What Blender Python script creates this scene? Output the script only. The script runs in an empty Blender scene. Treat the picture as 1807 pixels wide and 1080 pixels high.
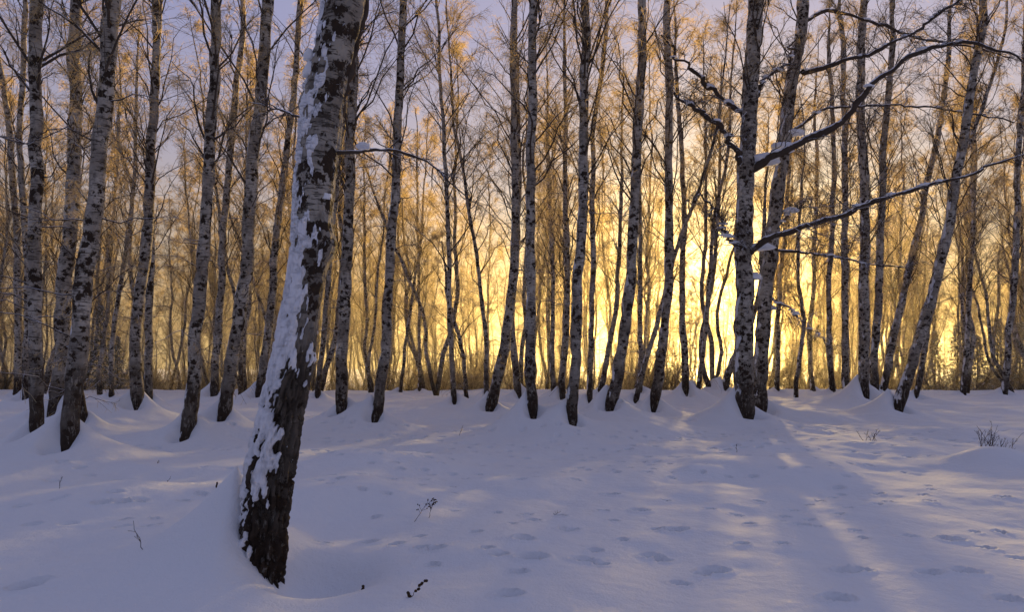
import bpy, math, time
import numpy as np
from mathutils import Vector
T0=time.time()
sc=bpy.context.scene
rng=np.random.default_rng(11)
FOG=True
# ------------------------------------------------------------------ survey helper (metres)
F=1177.0; CX=903.5; HZ=650.0; EYE=1.6
def depth_of(py): return F*EYE/(py-HZ)
def W(px,py,Y): return np.array([(px-CX)*Y/F, Y, EYE+(HZ-py)*Y/F])
def G(px,py):
    Y=depth_of(py); return ((px-CX)*Y/F, Y)
SUN_AZ=math.radians(16.2); SUN_EL=math.radians(6.0)
SD=np.array([math.sin(SUN_AZ)*math.cos(SUN_EL), math.cos(SUN_AZ)*math.cos(SUN_EL), math.sin(SUN_EL)])

# ------------------------------------------------------------------ numpy noise
def _h(ix,iy,iz,s):
    n=(ix*374761393+iy*668265263+iz*2147483647+s*974634777)&0xFFFFFFFF
    n=((n^(n>>13))*1274126177)&0xFFFFFFFF
    n=n^(n>>16)
    return (n&0xFFFFFF)/float(0xFFFFFF)
def vn(x,y,z=0.0,s=0):
    x,y,z=np.broadcast_arrays(np.asarray(x,float),np.asarray(y,float),np.asarray(z,float))
    ix=np.floor(x).astype(np.int64);iy=np.floor(y).astype(np.int64);iz=np.floor(z).astype(np.int64)
    fx=x-ix;fy=y-iy;fz=z-iz
    fx=fx*fx*(3-2*fx);fy=fy*fy*(3-2*fy);fz=fz*fz*(3-2*fz)
    def L(a,b,t): return a+(b-a)*t
    return L(L(L(_h(ix,iy,iz,s),_h(ix+1,iy,iz,s),fx),L(_h(ix,iy+1,iz,s),_h(ix+1,iy+1,iz,s),fx),fy),
             L(L(_h(ix,iy,iz+1,s),_h(ix+1,iy,iz+1,s),fx),L(_h(ix,iy+1,iz+1,s),_h(ix+1,iy+1,iz+1,s),fx),fy),fz)
def fbm(x,y,z=0.0,s=0,o=4):
    a=0;w=1;t=0
    for i in range(o):
        a=a+w*vn(x*2**i,y*2**i,z*2**i,s+i);t+=w;w*=.5
    return a/t
def sstep(a,b,x):
    t=np.clip((x-a)/(b-a),0,1);return t*t*(3-2*t)

# ------------------------------------------------------------------ materials
class NT:
    def __init__(s,name):
        s.m=bpy.data.materials.new(name);s.m.use_nodes=True
        s.t=s.m.node_tree;s.n=s.t.nodes;s.l=s.t.links
        s.n.clear();s.out=s.n.new('ShaderNodeOutputMaterial')
    def node(s,ty,ins=None,**kw):
        n=s.n.new(ty)
        for k,v in kw.items(): setattr(n,k,v)
        if ins:
            for k,v in ins.items():
                if isinstance(v,bpy.types.NodeSocket): s.l.new(v,n.inputs[k])
                else: n.inputs[k].default_value=v
        return n
    def math(s,op,a,b=0.0,c=0.0,clamp=False):
        n=s.node('ShaderNodeMath',{0:a,1:b,2:c},operation=op);n.use_clamp=clamp;return n.outputs[0]
    def ss(s,x,a,b,lo=0.0,hi=1.0):
        n=s.node('ShaderNodeMapRange',{'Value':x,'From Min':a,'From Max':b,'To Min':lo,'To Max':hi},interpolation_type='SMOOTHSTEP')
        return n.outputs[0]
    def noise(s,vec,scale,detail=3,rough=.55,sc=(1,1,1),dist=0.0):
        mp=s.node('ShaderNodeMapping',{'Vector':vec,'Scale':sc})
        return s.node('ShaderNodeTexNoise',{'Vector':mp.outputs[0],'Scale':scale,'Detail':detail,'Roughness':rough,'Distortion':dist}).outputs[0]
    def mix(s,f,a,b):
        n=s.n.new('ShaderNodeMix');n.data_type='RGBA'
        for i,v in ((0,f),(6,a),(7,b)):
            if isinstance(v,bpy.types.NodeSocket): s.l.new(v,n.inputs[i])
            else: n.inputs[i].default_value=v if i==0 else (*v,1)
        return n.outputs[2]

SNOWC=(.82,.83,.86)
def mat_bark(name,big=False):
    N=NT(name)
    tc=N.node('ShaderNodeTexCoord');ob=tc.outputs['Object']
    geo=N.node('ShaderNodeNewGeometry')
    sep=N.node('ShaderNodeSeparateXYZ',{0:ob});z=sep.outputs[2]
    oi=N.node('ShaderNodeObjectInfo')
    off=N.node('ShaderNodeCombineXYZ',{0:N.math('MULTIPLY',oi.outputs['Random'],37.),1:0.0,2:N.math('MULTIPLY',oi.outputs['Random'],91.)})
    v=N.node('ShaderNodeVectorMath',{0:ob,1:off.outputs[0]},operation='ADD').outputs[0]
    broad=N.noise(v,1.6,4)
    k=.82 if big else 1.0
    base=N.mix(N.ss(broad,.35,.66),(.50*k,.46*k,.39*k),(.27*k,.235*k,.19*k))
    base=N.mix(N.math('MULTIPLY',N.ss(N.noise(v,1.0,5,.65,(9,9,5)),.48,.68),.7),base,(.10,.085,.07))
    l1=N.noise(v,1.0,5,.7,(6,6,42))
    f1=N.ss(l1,.545,.60)
    vv=N.node('ShaderNodeVectorMath',{0:v,1:N.node('ShaderNodeVectorMath',{0:N.node('ShaderNodeTexNoise',{'Vector':v,'Scale':13.0,'Detail':4.0,'Roughness':.7}).outputs[1],3:.26},operation='SCALE').outputs[0]},operation='ADD').outputs[0]
    sc_=(7,7,9.0) if big else (6.5,6.5,8.0)
    mp=N.node('ShaderNodeMapping',{'Vector':vv,'Scale':sc_})
    vo=N.node('ShaderNodeTexVoronoi',{'Vector':mp.outputs[0],'Scale':1.0})
    thr=N.ss(N.noise(v,1.7,3),.3,.65,.20,.50)
    f2=N.ss(N.math('SUBTRACT',vo.outputs['Distance'],thr),.05,-.05)
    low=N.math('ADD',z,N.math('MULTIPLY',N.noise(v,1.5,3),-2.8))
    lowf=N.ss(low,1.8 if big else 1.1,-1.0)
    fur=N.noise(v,1.0,6,.7,(17,17,5))
    f3=N.math('MULTIPLY',N.ss(fur,.66,.52),lowf)
    f3=N.math('MAXIMUM',f3,N.math('MULTIPLY',lowf,.62 if big else .5))
    dk=N.math('MAXIMUM',N.math('MAXIMUM',N.math('MULTIPLY',f1,.8),f2),f3,clamp=True)
    darkc=N.mix(N.noise(v,14,3),(.010,.008,.007),(.065,.042,.026))
    col=N.mix(dk,base,darkc)
    if big:
        sn=N.node('ShaderNodeAttribute',attribute_name='snow').outputs['Fac']
        sn=N.math('ADD',sn,N.math('MULTIPLY',N.math('SUBTRACT',N.noise(v,26,4),.5),.5))
        sf=N.ss(sn,.42,.56)
    else:
        dt=N.node('ShaderNodeVectorMath',{0:geo.outputs['Normal'],1:(-.85,-.1,.5)},operation='DOT_PRODUCT').outputs['Value']
        sn=N.math('ADD',dt,N.math('MULTIPLY',N.math('SUBTRACT',N.noise(v,1.0,5,.6,(5,5,2.2)),.5),3.0))
        sf=N.math('MULTIPLY',N.ss(sn,.92,1.1),.85)
    col=N.mix(sf,col,SNOWC)
    h=N.math('ADD',N.math('MULTIPLY',dk,-.5),N.math('MULTIPLY',fur,.8))
    h=N.math('ADD',h,N.math('MULTIPLY',sf,.9))
    b=N.node('ShaderNodeBump',{'Height':h,'Strength':.9,'Distance':.025})
    p=N.node('ShaderNodeBsdfPrincipled',{'Base Color':col,'Roughness':.85,'Normal':b.outputs[0]})
    p.inputs['Specular IOR Level'].default_value=.2
    N.l.new(p.outputs[0],N.out.inputs[0]);return N.m
def mat_branch(name,c,snow=.45,trans=0.0,tc_=(.5,.3,.1)):
    N=NT(name)
    geo=N.node('ShaderNodeNewGeometry');tc=N.node('ShaderNodeTexCoord')
    nz=N.node('ShaderNodeSeparateXYZ',{0:geo.outputs['Normal']}).outputs[2]
    no=N.noise(tc.outputs['Object'],5,4,.7)
    cc=N.mix(no,tuple(k*.5 for k in c),tuple(min(1,k*1.6) for k in c))
    if snow<1.5:
        s=N.math('ADD',nz,N.math('MULTIPLY',N.math('SUBTRACT',no,.5),1.6))
        cc=N.mix(N.ss(s,snow,snow+.15),cc,SNOWC)
    d=N.node('ShaderNodeBsdfDiffuse',{'Color':cc})
    o=d.outputs[0]
    if trans>0:
        t=N.node('ShaderNodeBsdfTranslucent',{'Color':(*tc_,1)})
        o=N.node('ShaderNodeMixShader',{0:trans,1:o,2:t.outputs[0]}).outputs[0]
    N.l.new(o,N.out.inputs[0]);return N.m
def mat_snow(name):
    N=NT(name);tc=N.node('ShaderNodeTexCoord');g=tc.outputs['Object']
    n1=N.noise(g,2.5,4);n2=N.noise(g,55,3);n3=N.noise(g,9,4)
    col=N.mix(n1,(.85,.86,.87),(.79,.81,.84))
    h=N.math('ADD',N.math('MULTIPLY',n2,.20),N.math('MULTIPLY',n3,.5))
    b=N.node('ShaderNodeBump',{'Height':h,'Strength':.8,'Distance':.035})
    p=N.node('ShaderNodeBsdfPrincipled',{'Base Color':col,'Roughness':.75,'Normal':b.outputs[0]})
    p.inputs['Specular IOR Level'].default_value=.08
    N.l.new(p.outputs[0],N.out.inputs[0]);return N.m
M_BARK=mat_bark('birch_bark');M_BIG=mat_bark('old_birch_bark',True)
M_BR=mat_branch('dark_branch',(.08,.062,.048),.60)
M_LIMB=mat_branch('limb_bark',(.075,.058,.045),.36)
M_TW=mat_branch('frosted_twig',(.34,.28,.18),9,.5,(.58,.47,.28))
M_STEM=mat_branch('shrub_stem',(.10,.065,.035),9)
M_SN=mat_snow('snow');M_SL=mat_snow('snow_clump')
M_WD=mat_branch('dry_weed',(.06,.04,.025),9)
M_NEEDLE=mat_branch('spruce_needles',(.05,.06,.035),.35)

# ------------------------------------------------------------------ mesh helpers
def unit(v): return v/np.maximum(np.linalg.norm(v,axis=-1,keepdims=True),1e-9)
def tubes(P,R,S):
    N_,K,_=P.shape
    Tn=unit(np.gradient(P,axis=1))
    ref=rng.normal(size=(N_,1,3)) if S==2 else np.tile(np.array([[[1.,.01,.02]]]),(N_,1,1))
    avg=unit(P[:,-1:]-P[:,:1])
    par=np.abs((ref*avg).sum(-1,keepdims=True))>.9*np.linalg.norm(ref,axis=-1,keepdims=True)
    ref=np.where(par,np.array([0.,1.,.3]),ref)
    u=unit(ref-(ref*Tn).sum(-1,keepdims=True)*Tn)
    w=np.cross(Tn,u)
    if S==2:
        V=np.stack([P-R[...,None]*u,P+R[...,None]*u],2)
    else:
        a=np.arange(S)*2*math.pi/S
        V=P[:,:,None]+R[...,None,None]*(np.cos(a)[None,None,:,None]*u[:,:,None]+np.sin(a)[None,None,:,None]*w[:,:,None])
    idx=np.arange(N_*K*S).reshape(N_,K,S)
    if S==2:
        q=np.stack([idx[:,:-1,0],idx[:,:-1,1],idx[:,1:,1],idx[:,1:,0]],-1)
    else:
        nx=np.roll(idx,-1,axis=2)
        q=np.stack([idx[:,:-1],nx[:,:-1],nx[:,1:],idx[:,1:]],-1)
    return V.reshape(-1,3),q.reshape(-1,4)
def mesh_from(name,parts,mats,smooth=True):
    vs=[];fs=[];mi=[];o=0
    for V,q,m in parts:
        vs.append(V);fs.append(q+o);mi.append(np.full(len(q),m));o+=len(V)
    V=np.concatenate(vs);Q=np.concatenate(fs);MI=np.concatenate(mi)
    me=bpy.data.meshes.new(name)
    me.vertices.add(len(V));me.vertices.foreach_set('co',V.astype(np.float32).ravel())
    me.loops.add(Q.size);me.loops.foreach_set('vertex_index',Q.astype(np.int32).ravel())
    me.polygons.add(len(Q));me.polygons.foreach_set('loop_start',(np.arange(len(Q))*4).astype(np.int32))
    me.polygons.foreach_set('material_index',MI.astype(np.int32))
    me.polygons.foreach_set('use_smooth',np.full(len(Q),smooth))
    for m in mats: me.materials.append(m)
    me.update();return me
def add(name,me,loc=(0,0,0),parent=None,rot=0,scale=1):
    o=bpy.data.objects.new(name,me);sc.collection.objects.link(o)
    o.location=loc;o.rotation_euler=(0,0,rot);o.scale=(scale,)*3
    if parent: o.parent=parent
    return o
def samp(P,t):
    K=P.shape[1];f=t*(K-1);i=np.minimum(f.astype(int),K-2);a=(f-i)[:,None];n=np.arange(len(P))
    return P[n,i]*(1-a)+P[n,i+1]*a, unit(P[n,i+1]-P[n,i])
def sprout(P,R,n,t0,t1,lf,r,ang,up,K,droop=0.0,jit=.12,lmin=.1,taper=.25):
    N_=len(P);idx=np.repeat(np.arange(N_),n)
    t=rng.uniform(t0,t1,len(idx))
    p,tg=samp(P[idx],t)
    L=np.linalg.norm(np.diff(P,axis=1),axis=2).sum(1)[idx]
    ln=np.maximum(L*lf*(1.15-t)*rng.uniform(.6,1.3,len(idx)),lmin)
    rv=rng.normal(size=(len(idx),3));side=unit(rv-(rv*tg).sum(-1,keepdims=True)*tg)
    a=(ang*rng.uniform(.6,1.4,len(idx)))[:,None]
    d=unit(tg*np.cos(a)+side*np.sin(a)+np.array([0,0,up]))
    s=np.linspace(0,1,K)
    Q=p[:,None]+d[:,None]*(ln[:,None]*s)[...,None]
    Q[...,2]+=-droop*ln[:,None]*(s**2)
    nz=rng.normal(size=Q.shape)*(jit*ln[:,None]*s*.5)[...,None]/math.sqrt(K)
    Q+=np.cumsum(nz,axis=1)
    rr=np.minimum(r,np.maximum(R[idx,0]*.6,.002))
    RR=rr[:,None]*(1-(1-taper)*s)
    return Q,RR
def resample(pts,n,wob=0.0):
    pts=np.array(pts);m=len(pts)
    s=np.concatenate([[0],np.cumsum(np.linalg.norm(np.diff(pts,axis=0),axis=1))]);s/=s[-1]
    tg=np.gradient(pts,s,axis=0)
    q=np.linspace(0,1,n);i=np.clip(np.searchsorted(s,q,side='right')-1,0,m-2)
    h=(s[i+1]-s[i])[:,None];t=((q-s[i])[:,None])/h
    out=(2*t**3-3*t**2+1)*pts[i]+(t**3-2*t**2+t)*h*tg[i]+(-2*t**3+3*t**2)*pts[i+1]+(t**3-t**2)*h*tg[i+1]
    if wob:
        o=rng.uniform(0,99)
        out[:,0]+=wob*(fbm(q*18+o,0*q,s=5)-.5);out[:,1]+=wob*(fbm(q*18+o,0*q+7,s=6)-.5)
    return out
def clump(c,r,seed):
    a,b=14,9
    th=np.linspace(0,2*math.pi,a,endpoint=False);ph=np.linspace(0.02,math.pi-.02,b)
    x=np.sin(ph)[:,None]*np.cos(th);y=np.sin(ph)[:,None]*np.sin(th);z=np.cos(ph)[:,None]*np.ones(a)
    k=.65+.8*fbm(x*1.7+seed,y*1.7,z*1.7+5,s=9)
    V=np.stack([x*k*r[0],y*k*r[1],np.maximum(z,-.35)*k*r[2]],-1)+np.array(c)
    idx=np.arange(a*b).reshape(b,a);nx=np.roll(idx,-1,1)
    q=np.stack([idx[:-1],idx[1:],nx[1:],nx[:-1]],-1).reshape(-1,4)
    return V.reshape(-1,3),q

def crown(P,R,t0,n1,n2,n3,tw,low=8,lscale=1.0,spread=.75):
    PP=P[None];RR=R[None];H=P[-1,2]
    parts=[]
    t=np.sort(rng.uniform(t0,.985,n1)**.95);
    p,tg=samp(np.repeat(PP,n1,0),t)
    az=rng.uniform(0,2*math.pi,n1);el=rng.uniform(.7,1.2,n1)
    ln=lscale*((1-t)*.36*H+.9)*rng.uniform(.5,1.15,n1)*(1-.25*(t<t0+.1))
    K=7;s=np.linspace(0,1,K)
    d=np.stack([np.cos(az)*np.cos(el),np.sin(az)*np.cos(el),np.sin(el)],-1)*np.array([spread/.75,spread/.75,1])
    Q=p[:,None]+d[:,None]*(ln[:,None]*s)[...,None]
    Q[...,2]+=(ln[:,None]*(.12*s-.15*s**3))
    Q+=np.cumsum(rng.normal(size=Q.shape)*(ln[:,None]*.03*(s>0))[...,None],axis=1)
    r0=np.minimum(np.interp(t,np.linspace(0,1,len(R)),R)*.26,.022)
    Rb=r0[:,None]*(1-.85*s)+.003
    parts.append((*tubes(Q,Rb,4),1))
    Q2,R2=sprout(Q,Rb,n2,.1,1,.5,.008,.55,.25,5,.15,.3,.3)
    parts.append((*tubes(Q2,np.maximum(R2,tw*.6),3),1))
    Q3,R3=sprout(Q2,R2,n3,.1,1,.55,.005,.6,.05,4,.35,.4,.3)
    R3=tw*.5*np.ones_like(R3)*np.linspace(1,.5,4)
    parts.append((*tubes(Q3,R3,2),2))
    Q4,R4=sprout(Q3,R3,3,.1,1,.6,.004,.6,-.05,3,.3,.3,.15)
    R4=tw*.40*np.ones_like(R4)*np.linspace(1,.5,3)
    parts.append((*tubes(Q4,R4,2),2))
    if low:
        t=rng.uniform(.12,t0+.1,low);p,tg=samp(np.repeat(PP,low,0),t)
        az=rng.uniform(0,2*math.pi,low);ln=rng.uniform(.4,2.0,low)
        d=np.stack([np.cos(az),np.sin(az),rng.uniform(-.1,.7,low)],-1)
        Q=p[:,None]+d[:,None]*(ln[:,None]*s)[...,None]
        Q[...,2]-=.25*ln[:,None]*s**2
        Q+=np.cumsum(rng.normal(size=Q.shape)*(ln[:,None]*.05*(s>0))[...,None],axis=1)
        Rb=.012*(1-.8*s)[None]*np.ones((low,1))
        parts.append((*tubes(Q,Rb,4),1))
        Q2,R2=sprout(Q,Rb,6,.2,1,.5,.004,.8,0,4,.2,.4,.15)
        parts.append((*tubes(Q2,np.maximum(R2,tw*.4),3),1))
        Q3,R3=sprout(Q2,R2,4,.2,1,.5,.003,.8,0,3,.2,.4,.1)
        parts.append((*tubes(Q3,R3*0+tw*.35,2),2))
    return parts
MATS=[M_BARK,M_BR,M_TW,M_SL,M_LIMB]

# ------------------------------------------------------------------ surveyed trees
TR=[
 ([(63,820),(62,600),(70,400),(68,200),(80,0)],24,21,15),
 ([(95,752),(105,600),(118,400),(122,200),(120,0)],28,21,18),
 ([(118,828),(128,680),(148,500),(165,350),(183,150),(200,0)],32,27,15),
 ([(148,770),(138,690),(150,540),(170,380)],17,9,9),
 ([(242,745),(240,600),(255,400),(262,200),(265,0)],22,14,19),
 ([(262,726),(265,550),(268,350),(275,100),(282,0)],14,10,20),
 ([(328,782),(342,640),(355,450),(372,250),(380,0)],25,17,16),
 ([(378,708),(385,550),(395,350),(405,200),(420,0)],16,10,22),
 ([(388,772),(408,640),(435,480),(452,280),(475,60),(480,0)],25,19,16),
 ([(455,712),(475,560),(490,380),(510,230),(525,60),(530,0)],16,10,22),
 ([(603,752),(608,600),(620,350),(628,200),(632,0)],23,16,17),
 ([(660,755),(678,620),(690,420),(698,250),(708,0)],20,14,18),
 ([(802,725),(795,560),(790,350),(775,100)],10,6,19),
 ([(862,735),(893,600),(910,400),(905,150),(905,0)],21,10,19),
 ([(940,765),(937,600),(938,300),(940,0)],21,16,17),
 ([(918,716),(905,600),(915,350),(912,150)],14,9,22),
 ([(1008,768),(1018,600),(1030,300),(1038,0)],22,16,17),
 ([(1070,752),(1100,600),(1112,430),(1125,200),(1130,0)],23,15,17),
 ([(1040,725),(1045,500),(1045,250),(1065,60)],11,8,20),
 ([(1150,738),(1172,600),(1183,350),(1185,150),(1182,0)],19,13,18),
 ([(1118,718),(1160,570),(1200,430),(1268,220)],11,5,17),
 ([(1525,720),(1523,550),(1520,350),(1510,150),(1515,0)],20,13,20),
 ([(1540,718),(1545,500),(1550,250),(1560,100)],15,10,21),
 ([(1578,735),(1618,600),(1655,450),(1690,200),(1712,20)],21,13,18),
 ([(1210,712),(1205,500),(1210,350),(1200,200)],13,8,20),
 ([(1228,711),(1250,560),(1262,400),(1290,250)],10,6,19),
 ([(1256,702),(1240,640),(1262,480),(1275,300)],10,6,19),
 ([(1275,702),(1292,645),(1330,560),(1350,400)],14,7,16),
 ([(1556,704),(1582,560),(1625,350),(1660,100)],14,8,23),
 ([(1615,714),(1640,560),(1690,300),(1750,120)],10,6,20),
 ([(1700,702),(1710,500),(1715,300)],10,7,20),
 ([(1770,706),(1785,500),(1790,250),(1797,50)],12,9,22),
 ([(1492,706),(1490,500),(1487,250),(1480,50)],13,9,22),
 ([(1437,696),(1430,640),(1437,500),(1445,250)],9,6,22),
 ([(975,702),(975,500),(968,280)],9,6,20),
 ([(990,718),(1000,560),(1000,400),(998,200)],12,8,20),
 ([(1058,700),(1085,560),(1098,350)],11,7,20),
 ([(705,697),(722,560),(745,400)],7,4,17),
 ([(740,694),(740,500),(737,300)],7,4,18),
 ([(195,706),(205,550),(228,400),(240,200)],9,6,20),
 ([(30,704),(32,500),(20,250),(0,100)],13,9,22),
 ([(46,720),(50,500),(40,200),(48,50)],13,9,20),
 ([(430,698),(432,560),(440,300)],10,6,20),
 ([(560,712),(578,540),(600,330),(618,150)],11,7,20),
 ([(860,722),(855,560),(830,380),(800,200)],9,5,17),
 ([(1470,700),(1462,560),(1470,300),(1462,100)],10,7,22),
 ([(822,706),(812,600),(800,560),(790,520)],8,7,8),
 ([(1130,700),(1128,500),(1126,300)],10,7,21),
 ([(1372,698),(1374,560),(1390,380),(1400,250)],9,6,20),
]
mounds=[]
for pts,wb,wt,H in TR:
    x,y=G(*pts[0]); r=wb*.5*y/F
    mounds.append((x,y,r))
old_x,old_y=G(1312,752); old2_x,old2_y=G(1338,738)
mounds.append((old_x,old_y,.30));mounds.append((old2_x,old2_y,.26))
BGX,BGY=G(462,1012)

# ------------------------------------------------------------------ terrain
prints=[]
for px,py,s in [(880,990,.8),(915,1020,.7),(940,996,1.2),(860,982,.6),(925,965,.9),(1000,942,.8),(1010,940,.7),(1030,994,1.0),(1060,999,.7),(1080,874,1),(1130,904,1),(1195,937,1.1),
   (1160,934,.6),(1100,955,.5),(1150,978,.9),(1170,984,.7),(1262,1006,1.1),(1240,1012,.6),(1310,960,.6),(1412,925,.8),(1440,925,.5),(1495,1008,1.),(1520,1006,.8),(1642,1014,.9),(1706,1013,1.1),(1680,945,1.1),
   (1665,940,.6),(1770,871,.9),(1550,862,.7),(1600,800,.8),(180,916,.9),(214,914,.9),(246,910,.8),(50,1043,1.2),(92,862,.7),(690,855,.8),(650,954,.9),(570,962,.8),(700,967,.7),
   (770,980,.8),(745,976,.6),(840,950,.6),(800,880,.6),(905,936,.5),(1120,770,.8),(930,803,.9),(1010,830,.6),(1240,826,.9),(1340,880,.6),(1380,960,.6),(1480,1060,1.),(1740,960,.8),(1780,1060,.9),(1640,880,.7),(900,1065,.9),(1050,975,.6),(1200,1030,.7)]:
    x,y=G(px,py);prints.append((x,y,.068*s,.19*s))
r2=np.random.default_rng(5)
for k in range(60):
    x=r2.uniform(-6,10);y=r2.uniform(5.5,19);a=r2.uniform(-.7,.7)+(math.pi if r2.random()<.5 else 0)
    for j in range(11):
        x+=math.cos(a)*.42;y+=math.sin(a)*.42;a+=r2.normal()*.16
        X_=x+r2.normal()*.06;Y_=y+r2.normal()*.06
        if y>4.6 and min((X_-p[0])**2+(Y_-p[1])**2 for p in prints)>.25**2 and (X_-BGX)**2+(Y_-BGY)**2>1.2:
            prints.append((X_,Y_,r2.uniform(.032,.055)*(1+.03*max(0,Y_-8)),r2.uniform(.08,.15)))
hollow=[(*G(565,1012),.42,.26),(*G(690,815),1.2,-.14),(*G(650,797),1.0,.30),(*G(620,930),.8,.20),(*G(700,925),.6,-.09),(*G(600,885),.8,-.18),(*G(1235,832),.35,-.12),(*G(1400,735),1.3,-.14),(*G(300,880),1.0,-.12),(*G(1330,790),.9,-.12),(*G(1120,760),1.2,-.08),(*G(1750,812),.6,-.25),(*G(1380,822),1.1,-.12),(*G(1660,760),1.5,-.14),(*G(100,900),1.0,-.1),(*G(940,850),1.0,-.08),(*G(480,790),1.2,-.12)]
def ground(x,y,fine=True):
    x=np.asarray(x,float);y=np.asarray(y,float)
    z=(fbm(x*.28+3,y*.28,s=1,o=3)-.5)*.34+(fbm(x*.9,y*.8+9,s=4,o=3)-.5)*.18
    z=z*sstep(2,9,y)*.85+z*.15
    d=np.maximum(y-46,0);z=z-np.where(d<55,.052*d*sstep(0,8,d),.052*55)
    z=z+sstep(120,400,y)*2.0*fbm(x*.01,y*.01,s=8)
    if fine:
        z=z+(fbm(x*3.2,y*3.2,s=14,o=3)-.5)*.026
        for i,(mx,my,r) in enumerate(mounds):
            # wind-packed cone round every stem, with a small scoop on the near side
            a=.85+.4*((i*37)%10)/10.; k=min(1.3,max(.7,r/.17))*a*1.3
            if my>32: k*=.7
            sx=(((i*53)%7)/7.-.6)*.25
            def cone(X_,Y_):
                q=np.sqrt((X_-mx-sx)**2+(Y_-my-.12)**2+.0004)
                return k*(.62*np.exp(-q/(.38*k**.5))+.15*np.exp(-(q/1.35)**2))
            m=(abs(x-mx)<6)&(abs(y-my)<6)
            if not m.any(): continue
            f0=float(cone(np.array(mx),np.array(my-r-.05)))
            cut=f0*np.exp(-(((x[m]-mx-.02)/(r+.04))**2+((y[m]-my+r+.08)/(r*.8+.13))**2))
            z[m]+=cone(x[m],y[m])-cut
        dx=x-(BGX-.24);dy=y-(BGY+.12)
        q=np.sqrt((dx/np.where(dx<0,.62,.15))**2+(dy/np.where(dy<0,.36,.62))**2)
        z=z+.80*np.exp(-q**1.0)
        for hx,hy,r,dp in hollow:
            q=((x-hx)**2+(y-hy)**2)/r**2
            z=z-dp*np.exp(-q**1.3)
        for hx,hy,r,dp in prints:
            m=(abs(x-hx)<.4)&(abs(y-hy)<.4)
            if not m.any(): continue
            q=(((x[m]-hx)/(r*1.25))**2+((y[m]-hy)/(r))**2)
            z[m]-=dp*np.exp(-q**2.2)-dp*.12*np.exp(-((q-2.1)/1.0)**2)
    return z
def axis(segs):
    out=[]
    for a,b,s0,s1 in segs:
        v=a
        while v<b:
            out.append(v);v+=s0+(s1-s0)*(v-a)/(b-a)
    return np.array(out+[segs[-1][1]])
ys=axis([(-60,1,8,.3),(1,3.8,.1,.03),(3.8,9,.022,.032),(9,20,.034,.09),(20,55,.10,.4),(55,140,1,6),(140,2500,15,250)])
xp=axis([(0,6.5,.028,.033),(6.5,16,.04,.12),(16,45,.15,.6),(45,150,1,8),(150,2500,20,250)])
xs=np.concatenate([-xp[::-1][:-1],xp])
X,Y=np.meshgrid(xs,ys);Z=ground(X.ravel(),Y.ravel()).reshape(X.shape)
nI,nJ=X.shape;idx=np.arange(nI*nJ).reshape(nI,nJ)
q=np.stack([idx[:-1,:-1],idx[:-1,1:],idx[1:,1:],idx[1:,:-1]],-1).reshape(-1,4)
me=mesh_from('snow_ground',[(np.stack([X,Y,Z],-1).reshape(-1,3),q,0)],[M_SN])
add('snow_ground',me)
print('ground',len(xs),len(ys),time.time()-T0)
def gz(x,y): return float(ground(np.array([x]),np.array([y]),False)[0])

# ------------------------------------------------------------------ surveyed birches
def extend(pts,Yd,H):
    P=[W(a,b,Yd) for a,b in pts]
    d=P[-1]-P[-2];d=d/np.linalg.norm(d);d[0]*=.5
    top=P[-1]
    rem=H-top[2]
    if rem>1:
        for k in (1/3,2/3,1): P.append(top+np.array([d[0]*rem*k*.8,rng.normal()*.15,rem*k]))
    return P
for i,(pts,wb,wt,H) in enumerate(TR):
    x,y=G(*pts[0]);P=extend(pts,y,H)
    nv=len(pts)-1;zt=P[nv][2]
    P=np.array(P);P=np.vstack([P[0]-np.array([ (P[1]-P[0])[0]*.7/(P[1]-P[0])[2],0,.7]),P])
    dl=rng.normal()*.03
    P[:,1]+=dl*(P[:,2]-P[1,2])
    Q=resample(P,90,.16)
    zz=Q[:,2];rb=wb*.47*y/F;rt=wt*.47*y/F
    R=np.interp(zz,[0,zt,max(P[-1,2],zt+.5)],[rb,rt,.02])
    R*=1+.25*np.exp(-np.maximum(zz,0)/.3)+.22*(vn(zz*4,0*zz+i,s=3)-.5)
    org=np.array([x,y,0]);Ql=Q-org
    parts=[(*tubes(Ql[None],R[None],14),0)]
    near=y<26;tw=.0045+.00012*y
    n1=int(38*min(1,H/18)) if y>15 else 28
    parts+=crown(Ql,R,.25 if y>24 else .36,n1,8,8,tw*1.15,low=14 if near else 9,lscale=.85)
    add('birch_tree',mesh_from('birch_tree',parts,MATS),org)
print('trees',time.time()-T0)

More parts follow.
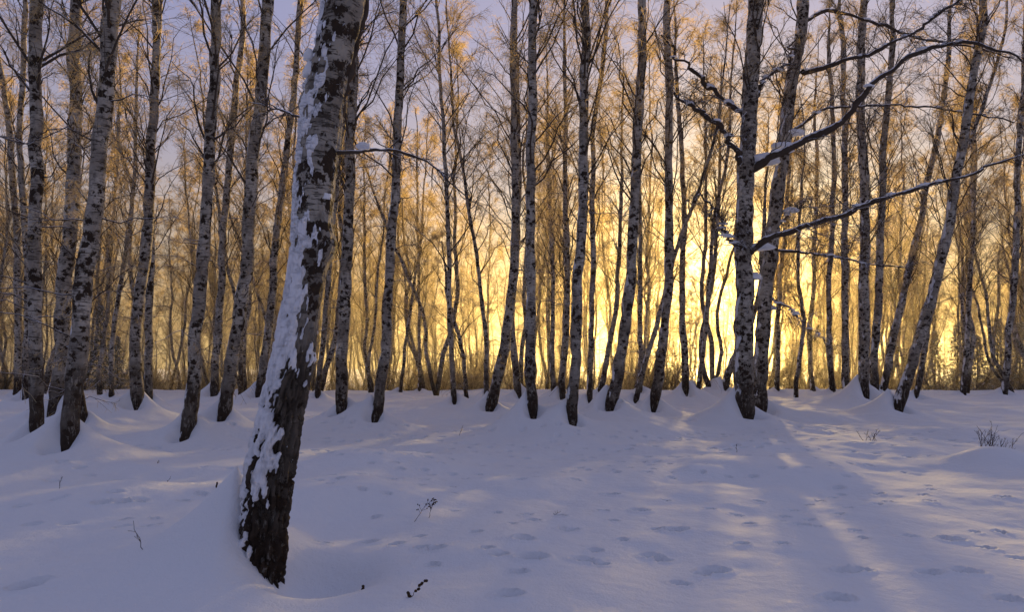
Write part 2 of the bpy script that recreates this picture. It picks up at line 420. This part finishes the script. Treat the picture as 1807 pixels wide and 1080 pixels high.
# ------------------------------------------------------------------ old forked birch with long limbs
def old_birch(pts,wb,wt,H,limbs,clumps,Yd,name='birch_tree'):
    P=np.array(extend(pts,Yd,H));nv=len(pts)-1;zt=P[nv][2]
    P=np.vstack([P[0]-np.array([0,0,.7]),P]);Q=resample(P,140,.14);zz=Q[:,2]
    R=np.interp(zz,[0,zt,P[-1,2]],[wb*.47*Yd/F,wt*.47*Yd/F,.02])*(1+.3*np.exp(-np.maximum(zz,0)/.3)+.22*(vn(zz*4,0*zz,s=31)-.5))
    org=np.array([P[1][0],Yd,0]);Ql=Q-org
    parts=[(*tubes(Ql[None],R[None],18),0)]
    parts+=crown(Ql,R,.5,24,7,7,.008,low=7,lscale=.9)
    for lp,w0,w1,dy in limbs:
        w0*=.85;w1*=.8
        n=len(lp);L=np.zeros((n,3))
        for k in range(n):
            L[k]=W(lp[k][0],lp[k][1],Yd+dy*k/(n-1))-org
        LQ=resample(L,40,.45)[None];LQ[0,:3]=resample(L,40)[:3]
        LR=(np.linspace(w0,w1,40)*(1+.5*(vn(np.arange(40)*.55,0,s=int(w0*7))-.5)))[None]*.5*Yd/F
        parts.append((*tubes(LQ,LR,8),4))
        a,b=sprout(LQ,LR,18,.06,1,.28,.014,.7,.12,9,.12,.7,.5)
        parts.append((*tubes(a,b,6),4))
        c,d=sprout(a,b,7,.15,1,.5,.006,.7,.05,5,.2,.5,.25)
        parts.append((*tubes(c,np.maximum(d,.0034),3),1))
        e,f_=sprout(c,d,6,.15,1,.5,.003,.7,0,3,.25,.3,.15)
        parts.append((*tubes(e,f_*0+.0038,2),1))
        for k in range(6):
            t=rng.uniform(.08,.9);p,_=samp(LQ,np.array([t]));r=np.interp(t,[0,1],[w0,w1])*.5*Yd/F
            parts.append((*clump(p[0]+[0,0,r*.6],(rng.uniform(.07,.18),.04+r*.6,.03+r*.4),rng.uniform(0,50)),3))
    for a,b,rx,rz in clumps:
        c=W(a,b,Yd)-org;s=Yd/F
        parts.append((*clump(c,(rx*s,rx*s*.7,rz*s),rng.uniform(0,50)),3))
    add(name,mesh_from(name,parts,MATS),org)
old_birch([(1312,752),(1312,600),(1315,430),(1318,250),(1328,100),(1335,0)],36,27,17,[
  ([(1318,300),(1300,262),(1260,215),(1225,190),(1190,165)],15,5,-1.0),
  ([(1322,215),(1290,185),(1240,140),(1200,105),(1165,60)],12,4,1.0),
  ([(1315,440),(1290,425),(1262,370),(1235,340)],8,3,-.8),
  ([(1320,450),(1350,425),(1390,410),(1480,382),(1580,345),(1700,310),(1830,262)],14,3,-3.0),
  ([(1325,300),(1365,275),(1420,250),(1470,222),(1545,145),(1625,92),(1720,72),(1800,110)],18,4,-2.2),
  ([(1330,180),(1350,140),(1390,110),(1400,60)],8,4,.8),
 ],[(1350,283,26,12),(1382,262,20,12),(1342,437,22,9),(1330,490,14,9)],old_y)
old_birch([(1338,738),(1348,560),(1372,350),(1398,150),(1418,0)],27,22,18,[
  ([(1362,440),(1410,445),(1470,452),(1530,465),(1600,472)],6,3,-1.5),
  ([(1385,240),(1450,195),(1530,185),(1640,190),(1790,215)],6,3,1.0),
  ([(1400,130),(1480,110),(1560,85),(1650,30),(1720,-30)],11,4,-2.0),
  ([(1350,520),(1390,545),(1430,575),(1455,605)],5,2,-1.0),
  ([(1372,400),(1400,370),(1440,365)],5,2,.6),
  ([(1415,40),(1460,20),(1540,40),(1640,70),(1790,100)],8,3,1.5),
 ],[(1400,235,18,7),(1395,372,14,6),(1360,545,10,6)],old2_y)

# ------------------------------------------------------------------ foreground leaning birch (sculpted bark and plastered snow)
def big_birch():
    Yd=BGY;pts=[(455,1060),(462,1000),(476,850),(508,700),(537,520),(549,400),(557,300),(582,120),(606,0)]
    P=[W(a,b,Yd) for a,b in pts];P=P+[P[-1]+np.array([.35,.1,2.5]),P[-1]+np.array([.5,.2,6]),P[-1]+np.array([.4,.3,10.5])]
    P=np.array(P);org=np.array([BGX,BGY,0])
    fine=resample(P,3000);s=fine[:,2]
    zs=np.concatenate([np.linspace(-.25,4.8,620),np.linspace(4.9,P[-1,2],60)])
    C=np.stack([np.interp(zs,s,fine[:,k]) for k in range(3)],-1)
    C[:,0]+=.05*(fbm(zs*1.6,0*zs,s=77)-.5)
    wz=[W(0,b,Yd)[2] for b in (1060,1000,850,700,520,300,0)]+[P[-1,2]]
    wv=np.array([84,82,84,74,60,66,70,4])*.5*Yd/F
    R=np.interp(zs,wz,wv)
    S=110;a=np.arange(S)*2*math.pi/S
    A,ZZ=np.meshgrid(a,zs);CR=R[:,None]
    cx=np.cos(A);cy=np.sin(A)
    wx,wy=cx*.22,cy*.22
    lowm=1-sstep(1.2,3.0,ZZ+ .8*fbm(wx*6,wy*6,ZZ*2,s=40))
    disp=.022*(fbm(wx*7,wy*7,ZZ*1.2,s=41)-.5)*2
    rid=np.abs(fbm(wx*26,wy*26,ZZ*5,s=42,o=3)-.5)*2
    disp+=-.055*lowm*(1-sstep(.0,.30,rid))+.026*lowm*(fbm(wx*60,wy*60,ZZ*22,s=43,o=2)-.5)
    disp+=.020*(1-lowm)*(fbm(wx*22,wy*22,ZZ*16,s=44)-.5)
    disp+=.05*np.exp(-((ZZ-2.55)/.12)**2)*sstep(.2,.9,cx) + .04*np.exp(-((ZZ-3.65)/.1)**2)*sstep(.3,1,-cx)
    wind=cx*(-.86)+cy*(-.40)
    big=fbm(wx*7,wy*7,ZZ*2.3,s=50,o=4);mid=fbm(wx*26,wy*26,ZZ*9,s=51,o=3)
    hz=np.interp(ZZ,[-.3,.35,.75,1.2,2.1,2.6,3.0,3.6,4.0,4.8],[-.5,-.30,.26,.46,.36,.26,-.05,.08,-.05,-.5])
    sv=wind*.72+(big-.5)*2.4+(mid-.5)*2.2+hz-.12
    snow=sstep(.25,.55,sv)
    disp=disp*(1-.6*snow)+.032*sstep(.3,1.0,sv)
    rr=CR*(1+.10*np.cos(3*A+1)*np.exp(-np.maximum(ZZ,0)/.5))+disp
    V=np.stack([C[:,0,None]+rr*cx-org[0],C[:,1,None]+rr*cy-org[1],ZZ],-1)
    idx=np.arange(V.shape[0]*S).reshape(V.shape[0],S);nx=np.roll(idx,-1,1)
    q=np.stack([idx[:-1],nx[:-1],nx[1:],idx[1:]],-1).reshape(-1,4)
    nV=V.shape[0]*S
    parts=[(V.reshape(-1,3),q,0)]
    Yl=Yd
    for lp,w0,w1,dy in [([(580,272),(640,266),(700,266),(755,288),(800,325),(825,350)],8,2.5,.5),([(570,262),(600,190),(620,100),(645,0)],22,12,.1),([(545,215),(500,195),(440,180)],6,2,.9)]:
        n=len(lp);L=np.array([W(a_,b_,Yl+dy*k/(n-1)) for k,(a_,b_) in enumerate(lp)])-org
        LQ=resample(L,30,.07)[None];LR=(np.linspace(w0,w1,30)*(1+.6*(vn(np.arange(30)*.6,0,s=2)-.5)))[None]*.5*Yl/F
        parts.append((*tubes(LQ,LR,10),4))
        a_,b_=sprout(LQ,LR,12,.25,1,.3,.006,.8,.0,7,.1,.5,.2);parts.append((*tubes(a_,b_,5),1))
        c,d=sprout(a_,b_,6,.15,1,.5,.003,.8,0,4,.2,.5,.1);parts.append((*tubes(c,d*0+.0016,3),1))
    for a_,b_,rx,rz in [(572,348,13,13),(570,378,9,10),(548,128,12,18),(556,150,12,9),(545,100,9,14),(640,258,12,6)]:
        s_=Yl/F;parts.append((*clump(W(a_,b_,Yl-.05)-org,(rx*s_,rx*s_,rz*s_),a_*.1),3))
    Ct=C-org;parts+=crown(Ct[620:],R[620:],.15,22,7,7,.006,low=0)
    me=mesh_from('birch_tree',parts,[M_BIG,M_BR,M_TW,M_SL,M_LIMB])
    at=me.attributes.new('snow','FLOAT','POINT');full=np.zeros(len(me.vertices),np.float32);full[:nV]=snow.ravel()
    at.data.foreach_set('value',full)
    add('birch_tree',me,org)
big_birch()
print('big',time.time()-T0)

# ------------------------------------------------------------------ generic variants for the forest behind
VAR=[]
for v in range(9):
    H=rng.uniform(18,23);n=8;z=np.linspace(-.6,H,n)
    a=rng.uniform(0,6.28);lean=rng.uniform(0,.10);bow=rng.uniform(.2,1.2)
    off=lean*z+bow*(1-np.exp(-np.maximum(z,0)/2.5))
    P=np.stack([np.cos(a)*off+rng.normal(size=n)*.12,np.sin(a)*off+rng.normal(size=n)*.12,z],-1);P[:,:2]-=P[0,:2]
    Q=resample(P,34,.3);zz=Q[:,2]
    R=rng.uniform(.09,.14)*np.clip(1-zz/H,0,1)**.75+.015
    parts=[(*tubes(Q[None],R[None],8),0)]
    parts+=crown(Q,R,.22,36,8,8,.013,low=6,lscale=.8,spread=.6)
    if v%3==0:
        P2=P*np.array([1,1,.9])+np.outer(np.clip(z/H,0,1),[rng.normal()*2.5,rng.normal()*2.5,0]);Q2=resample(P2,34,.3)
        parts.append((*tubes(Q2[None],R[None]*.8,8),0));parts+=crown(Q2,R*.8,.3,22,7,7,.013,low=3,lscale=.8,spread=.6)
    VAR.append(mesh_from('birch_variant',parts,MATS))
SHR=[]
for v in range(5):
    n=18;az=rng.uniform(0,6.28,n);el=rng.uniform(.7,1.45,n);ln=rng.uniform(1.0,3.6,n);K=6;s=np.linspace(0,1,K)
    d=np.stack([np.cos(az)*np.cos(el),np.sin(az)*np.cos(el),np.sin(el)],-1)
    b=np.stack([rng.normal(size=n)*.6,rng.normal(size=n)*.6,np.zeros(n)-.2],-1)
    Q=b[:,None]+d[:,None]*(ln[:,None]*s)[...,None];Q+=np.cumsum(rng.normal(size=Q.shape)*(ln[:,None]*.03*(s>0))[...,None],axis=1)
    Rb=.014*(1-.6*s)[None]*np.ones((n,1))
    parts=[(*tubes(Q,Rb,3),0)]
    q2,r2_=sprout(Q,Rb,9,.15,1,.4,.007,.5,.2,4,0,.3,.3);parts.append((*tubes(q2,r2_*0+.007,2),0))
    q3,r3_=sprout(q2,r2_,6,.15,1,.5,.005,.5,.1,3,0,.3,.2);parts.append((*tubes(q3,r3_*0+.006,2),1))
    SHR.append(mesh_from('shrub_variant',parts,[M_STEM,M_TW]))
tanS=math.tan(SUN_AZ)
used=[(m[0],m[1]) for m in mounds]
k=0
while k<32:
    y=rng.uniform(32,48);x=rng.uniform(-.95,.95)*y
    off=x-tanS*y
    if min((x-a)**2+(y-b)**2 for a,b in used)<4 or (-.5<off<7 and rng.random()<.7): continue
    used.append((x,y));k+=1
    add('birch_tree',VAR[rng.integers(9)],(x,y,gz(x,y)),None,rng.uniform(0,6.28),rng.uniform(.85,1.1))
dist=add('distant_birch_forest',None)
k=0
while k<520:
    y=48+105*rng.random()**1.1;x=rng.uniform(-1.0,1.0)*y;off=x-tanS*y
    if -2<off<8 and rng.random()<.6: continue
    k+=1;add('birch_in_forest',VAR[rng.integers(9)],(x,y,gz(x,y)),dist,rng.uniform(0,6.28),rng.uniform(.7,1.15))
th=add('undergrowth_thicket',None)
for k in range(540):
    y=49+60*rng.random()**1.3;x=rng.uniform(-1.0,1.0)*y;off=x-tanS*y
    if -2<off<8 and rng.random()<.45: continue
    add('thicket_shrub',SHR[rng.integers(5)],(x,y,gz(x,y)),th,rng.uniform(0,6.28),rng.uniform(.5,1.0)**1.0*(1.7 if rng.random()<.2 else 1))

# ------------------------------------------------------------------ spruces
def spruce_mesh(H,seed):
    parts=[];n=int(H*16);t=np.linspace(.04,.99,n);az=np.arange(n)*2.4+seed
    base=np.stack([0*t,0*t,t*H],-1);ln=(1-t)**.85*H*.24+.1;ln*=rng.uniform(.6,1.2,n)
    K=6;s=np.linspace(0,1,K);d=np.stack([np.cos(az),np.sin(az),.05+.5*t],-1)
    Q=base[:,None]+d[:,None]*(ln[:,None]*s)[...,None];Q[...,2]+=-.35*ln[:,None]*s+.18*ln[:,None]*s**2.5
    Rb=.015*(1-.7*s)[None]*np.ones((n,1));parts.append((*tubes(Q,Rb,3),1))
    q2,r2_=sprout(Q,Rb,10,.1,1,.35,.02,.8,-.15,4,.25,.3,.12);parts.append((*tubes(q2,r2_*0+.026*np.linspace(1,.3,4),4),0))
    q3,r3_=sprout(q2,r2_,4,.1,1,.5,.02,.7,-.15,3,.25,.3,.1);parts.append((*tubes(q3,r3_*0+.018*np.linspace(1,.3,3),3),0))
    P=np.array([[0,0,-.5],[0,0,H*.5],[0,0,H]]);parts.append((*tubes(resample(P,10)[None],np.linspace(.12,.01,10)[None]*H/7,8),1))
    return mesh_from('spruce_tree',parts,[M_NEEDLE,M_BR])
SP=[spruce_mesh(6,0),spruce_mesh(4.5,2)]
for px,y,m,s in [(178,47,0,1.0),(207,50,1,.9)]:
    x=(px-CX)*y/F;add('spruce_tree',SP[m],(x,y,gz(x,y)),None,rng.uniform(0,6),s)
for px,y,m,s in [(1398,56,1,.8),(1650,58,0,.9),(1690,62,0,1.1),(1725,57,1,1.1),(1760,60,0,1.1),(1800,56,0,1.0),(1840,58,0,1.2),(1880,50,1,1.2),(1600,66,1,1.0)]:
    x=(px-CX)*y/F;add('spruce_tree',SP[m],(x,y,gz(x,y)),None,rng.uniform(0,6),s)

# ------------------------------------------------------------------ dry weeds
def weed(px,py,h,lean,kind,n=1):
    x,y=G(px,py);z0=float(ground(np.array([x]),np.array([y]))[0]);parts=[]
    for j in range(n):
        b=np.array([rng.normal()*.12*(n>1),rng.normal()*.12*(n>1),-.05]);hh=h*rng.uniform(.6,1.1) if n>1 else h
        ll=lean+rng.normal()*.4*(n>1);K=9;s=np.linspace(0,1,K)
        P=b+np.stack([ll*hh*s**1.3,.1*hh*s*rng.normal(),hh*s],-1);P[:,0]+=rng.normal(size=K)*.006
        Q=P[None];R=(.0028*(1-.5*s))[None]*max(1,y/8);parts.append((*tubes(Q,R,5),0))
        if kind=='umbel':
            a,r=sprout(Q,R,9,.45,1,.35,.002,.9,.2,5,.1,.3,.05);parts.append((*tubes(a,r*0+.0014,4),0))
            for e in a: 
                for w in range(2): parts.append((*clump(e[-1-w],(.006,.006,.008),rng.uniform(0,9)),0))
        elif kind=='spike':
            for t in np.linspace(.55,1,9):
                p,_=samp(Q,np.array([t]));parts.append((*clump(p[0]+rng.normal(size=3)*.003,(.009,.009,.012),rng.uniform(0,9)),0))
        else:
            a,r=sprout(Q,R,4,.3,1,.35,.002,.7,.2,4,.0,.4,.04);parts.append((*tubes(a,r*.0+.0016*max(1,y/8),3),0))
    add('dry_weed',mesh_from('dry_weed',parts,[M_WD]),(x,y,z0))
weed(727,928,.28,.75,'umbel');weed(756,925,.2,.2,'umbel');weed(252,1022,.27,-.28,'twig');weed(638,1026,.08,.1,'spike');weed(718,1062,.17,.8,'spike');weed(724,1062,.08,-.1,'spike')
weed(102,888,.2,.15,'twig');weed(292,868,.12,.5,'twig');weed(382,890,.12,0,'spike');weed(978,920,.1,.4,'twig');weed(810,768,.3,.3,'twig');weed(1300,800,.2,0,'twig')
weed(1742,806,.55,-.1,'twig',16);weed(1536,778,.3,0,'twig',7);weed(1765,800,.5,.4,'twig',8);weed(1500,700,.5,0,'twig',6);weed(275,835,.1,.4,'twig')

# ------------------------------------------------------------------ low sunlit mist lying in the hollow behind the clearing
if FOG:
    bpy.ops.mesh.primitive_cube_add(size=1);o=bpy.context.object;o.name='mist';o.location=(0,135,3);o.scale=(420,195,20)
    m=bpy.data.materials.new('mist');m.use_nodes=True;nt=m.node_tree;nt.nodes.clear()
    out=nt.nodes.new('ShaderNodeOutputMaterial');vs=nt.nodes.new('ShaderNodeVolumeScatter')
    vs.inputs['Color'].default_value=(1,.85,.56,1);vs.inputs['Density'].default_value=.0065;vs.inputs['Anisotropy'].default_value=.72
    nt.links.new(vs.outputs[0],out.inputs['Volume']);o.data.materials.append(m)

# ------------------------------------------------------------------ world
w=bpy.data.worlds.new('World');sc.world=w;w.use_nodes=True;nt=w.node_tree;n=nt.nodes;l=nt.links
bg=n['Background'];sky=n.new('ShaderNodeTexSky');sky.sky_type='NISHITA';sky.sun_disc=False
sky.sun_elevation=SUN_EL;sky.sun_rotation=SUN_AZ;sky.dust_density=3.0;sky.air_density=1.0;sky.ozone_density=3.0
tc=n.new('ShaderNodeTexCoord');nm=n.new('ShaderNodeVectorMath');nm.operation='NORMALIZE';l.new(tc.outputs['Generated'],nm.inputs[0])
sp=n.new('ShaderNodeSeparateXYZ');l.new(nm.outputs[0],sp.inputs[0])
cr=n.new('ShaderNodeValToRGB');l.new(sp.outputs[2],cr.inputs[0]);e=cr.color_ramp.elements
e[0].position=0.0;e[0].color=(.56,.30,.07,1);e[1].position=.9;e[1].color=(.25,.28,.48,1)
for p_,c in ((.07,(.60,.39,.14,1)),(.17,(.55,.43,.31,1)),(.29,(.43,.39,.47,1)),(.44,(.33,.33,.52,1))):
    x_=e.new(p_);x_.color=c
dt=n.new('ShaderNodeVectorMath');dt.operation='DOT_PRODUCT';l.new(nm.outputs[0],dt.inputs[0]);dt.inputs[1].default_value=tuple(SD)
cl=n.new('ShaderNodeMath');cl.operation='MAXIMUM';l.new(dt.outputs['Value'],cl.inputs[0]);cl.inputs[1].default_value=0
def addc(a,b):
    m=n.new('ShaderNodeVectorMath');m.operation='ADD';l.new(a,m.inputs[0]);l.new(b,m.inputs[1]);return m.outputs[0]
def scl(c,f):
    m=n.new('ShaderNodeVectorMath');m.operation='SCALE'
    if isinstance(c,tuple): m.inputs[0].default_value=c
    else: l.new(c,m.inputs[0])
    if isinstance(f,float): m.inputs[3].default_value=f
    else: l.new(f,m.inputs[3])
    return m.outputs[0]
# the eastern sky opposite the sunset is cooler and bluer than the glow side
dirf=n.new('ShaderNodeMapRange');l.new(dt.outputs['Value'],dirf.inputs[0])
for i_,v_ in ((1,-1.),(2,.9),(3,0.),(4,1.)): dirf.inputs[i_].default_value=v_
mxn=n.new('ShaderNodeMix');mxn.data_type='RGBA';l.new(dirf.outputs[0],mxn.inputs[0]);mxn.inputs[6].default_value=(.155,.17,.28,1);l.new(cr.outputs[0],mxn.inputs[7])
acc=addc(mxn.outputs[2],scl(sky.outputs[0],.010))
for p_,c in ((500.,(1.4,1.05,.45)),(60.,(1.0,.70,.18)),(12.,(.42,.28,.07))):
    pw=n.new('ShaderNodeMath');pw.operation='POWER';l.new(cl.outputs[0],pw.inputs[0]);pw.inputs[1].default_value=p_
    acc=addc(acc,scl(c,pw.outputs[0]))
l.new(acc,bg.inputs[0]);bg.inputs[1].default_value=1.0

sun=bpy.data.lights.new('sun','SUN');sun.energy=15.0;sun.angle=math.radians(1.4);sun.color=(1,.61,.17)
so=bpy.data.objects.new('sun',sun);sc.collection.objects.link(so);so.rotation_euler=Vector(SD).to_track_quat('Z','Y').to_euler()
cam=bpy.data.cameras.new('camera');co=bpy.data.objects.new('camera',cam);sc.collection.objects.link(co)
co.location=(0,0,EYE);co.rotation_euler=(math.radians(90),0,0);cam.sensor_width=36;cam.lens=36*F/1807;cam.shift_y=(HZ-540)/1807
cam.clip_end=5000;cam.clip_start=.05;sc.camera=co
sc.view_settings.view_transform='Standard';sc.view_settings.look='None';sc.view_settings.exposure=0
print('done',time.time()-T0)
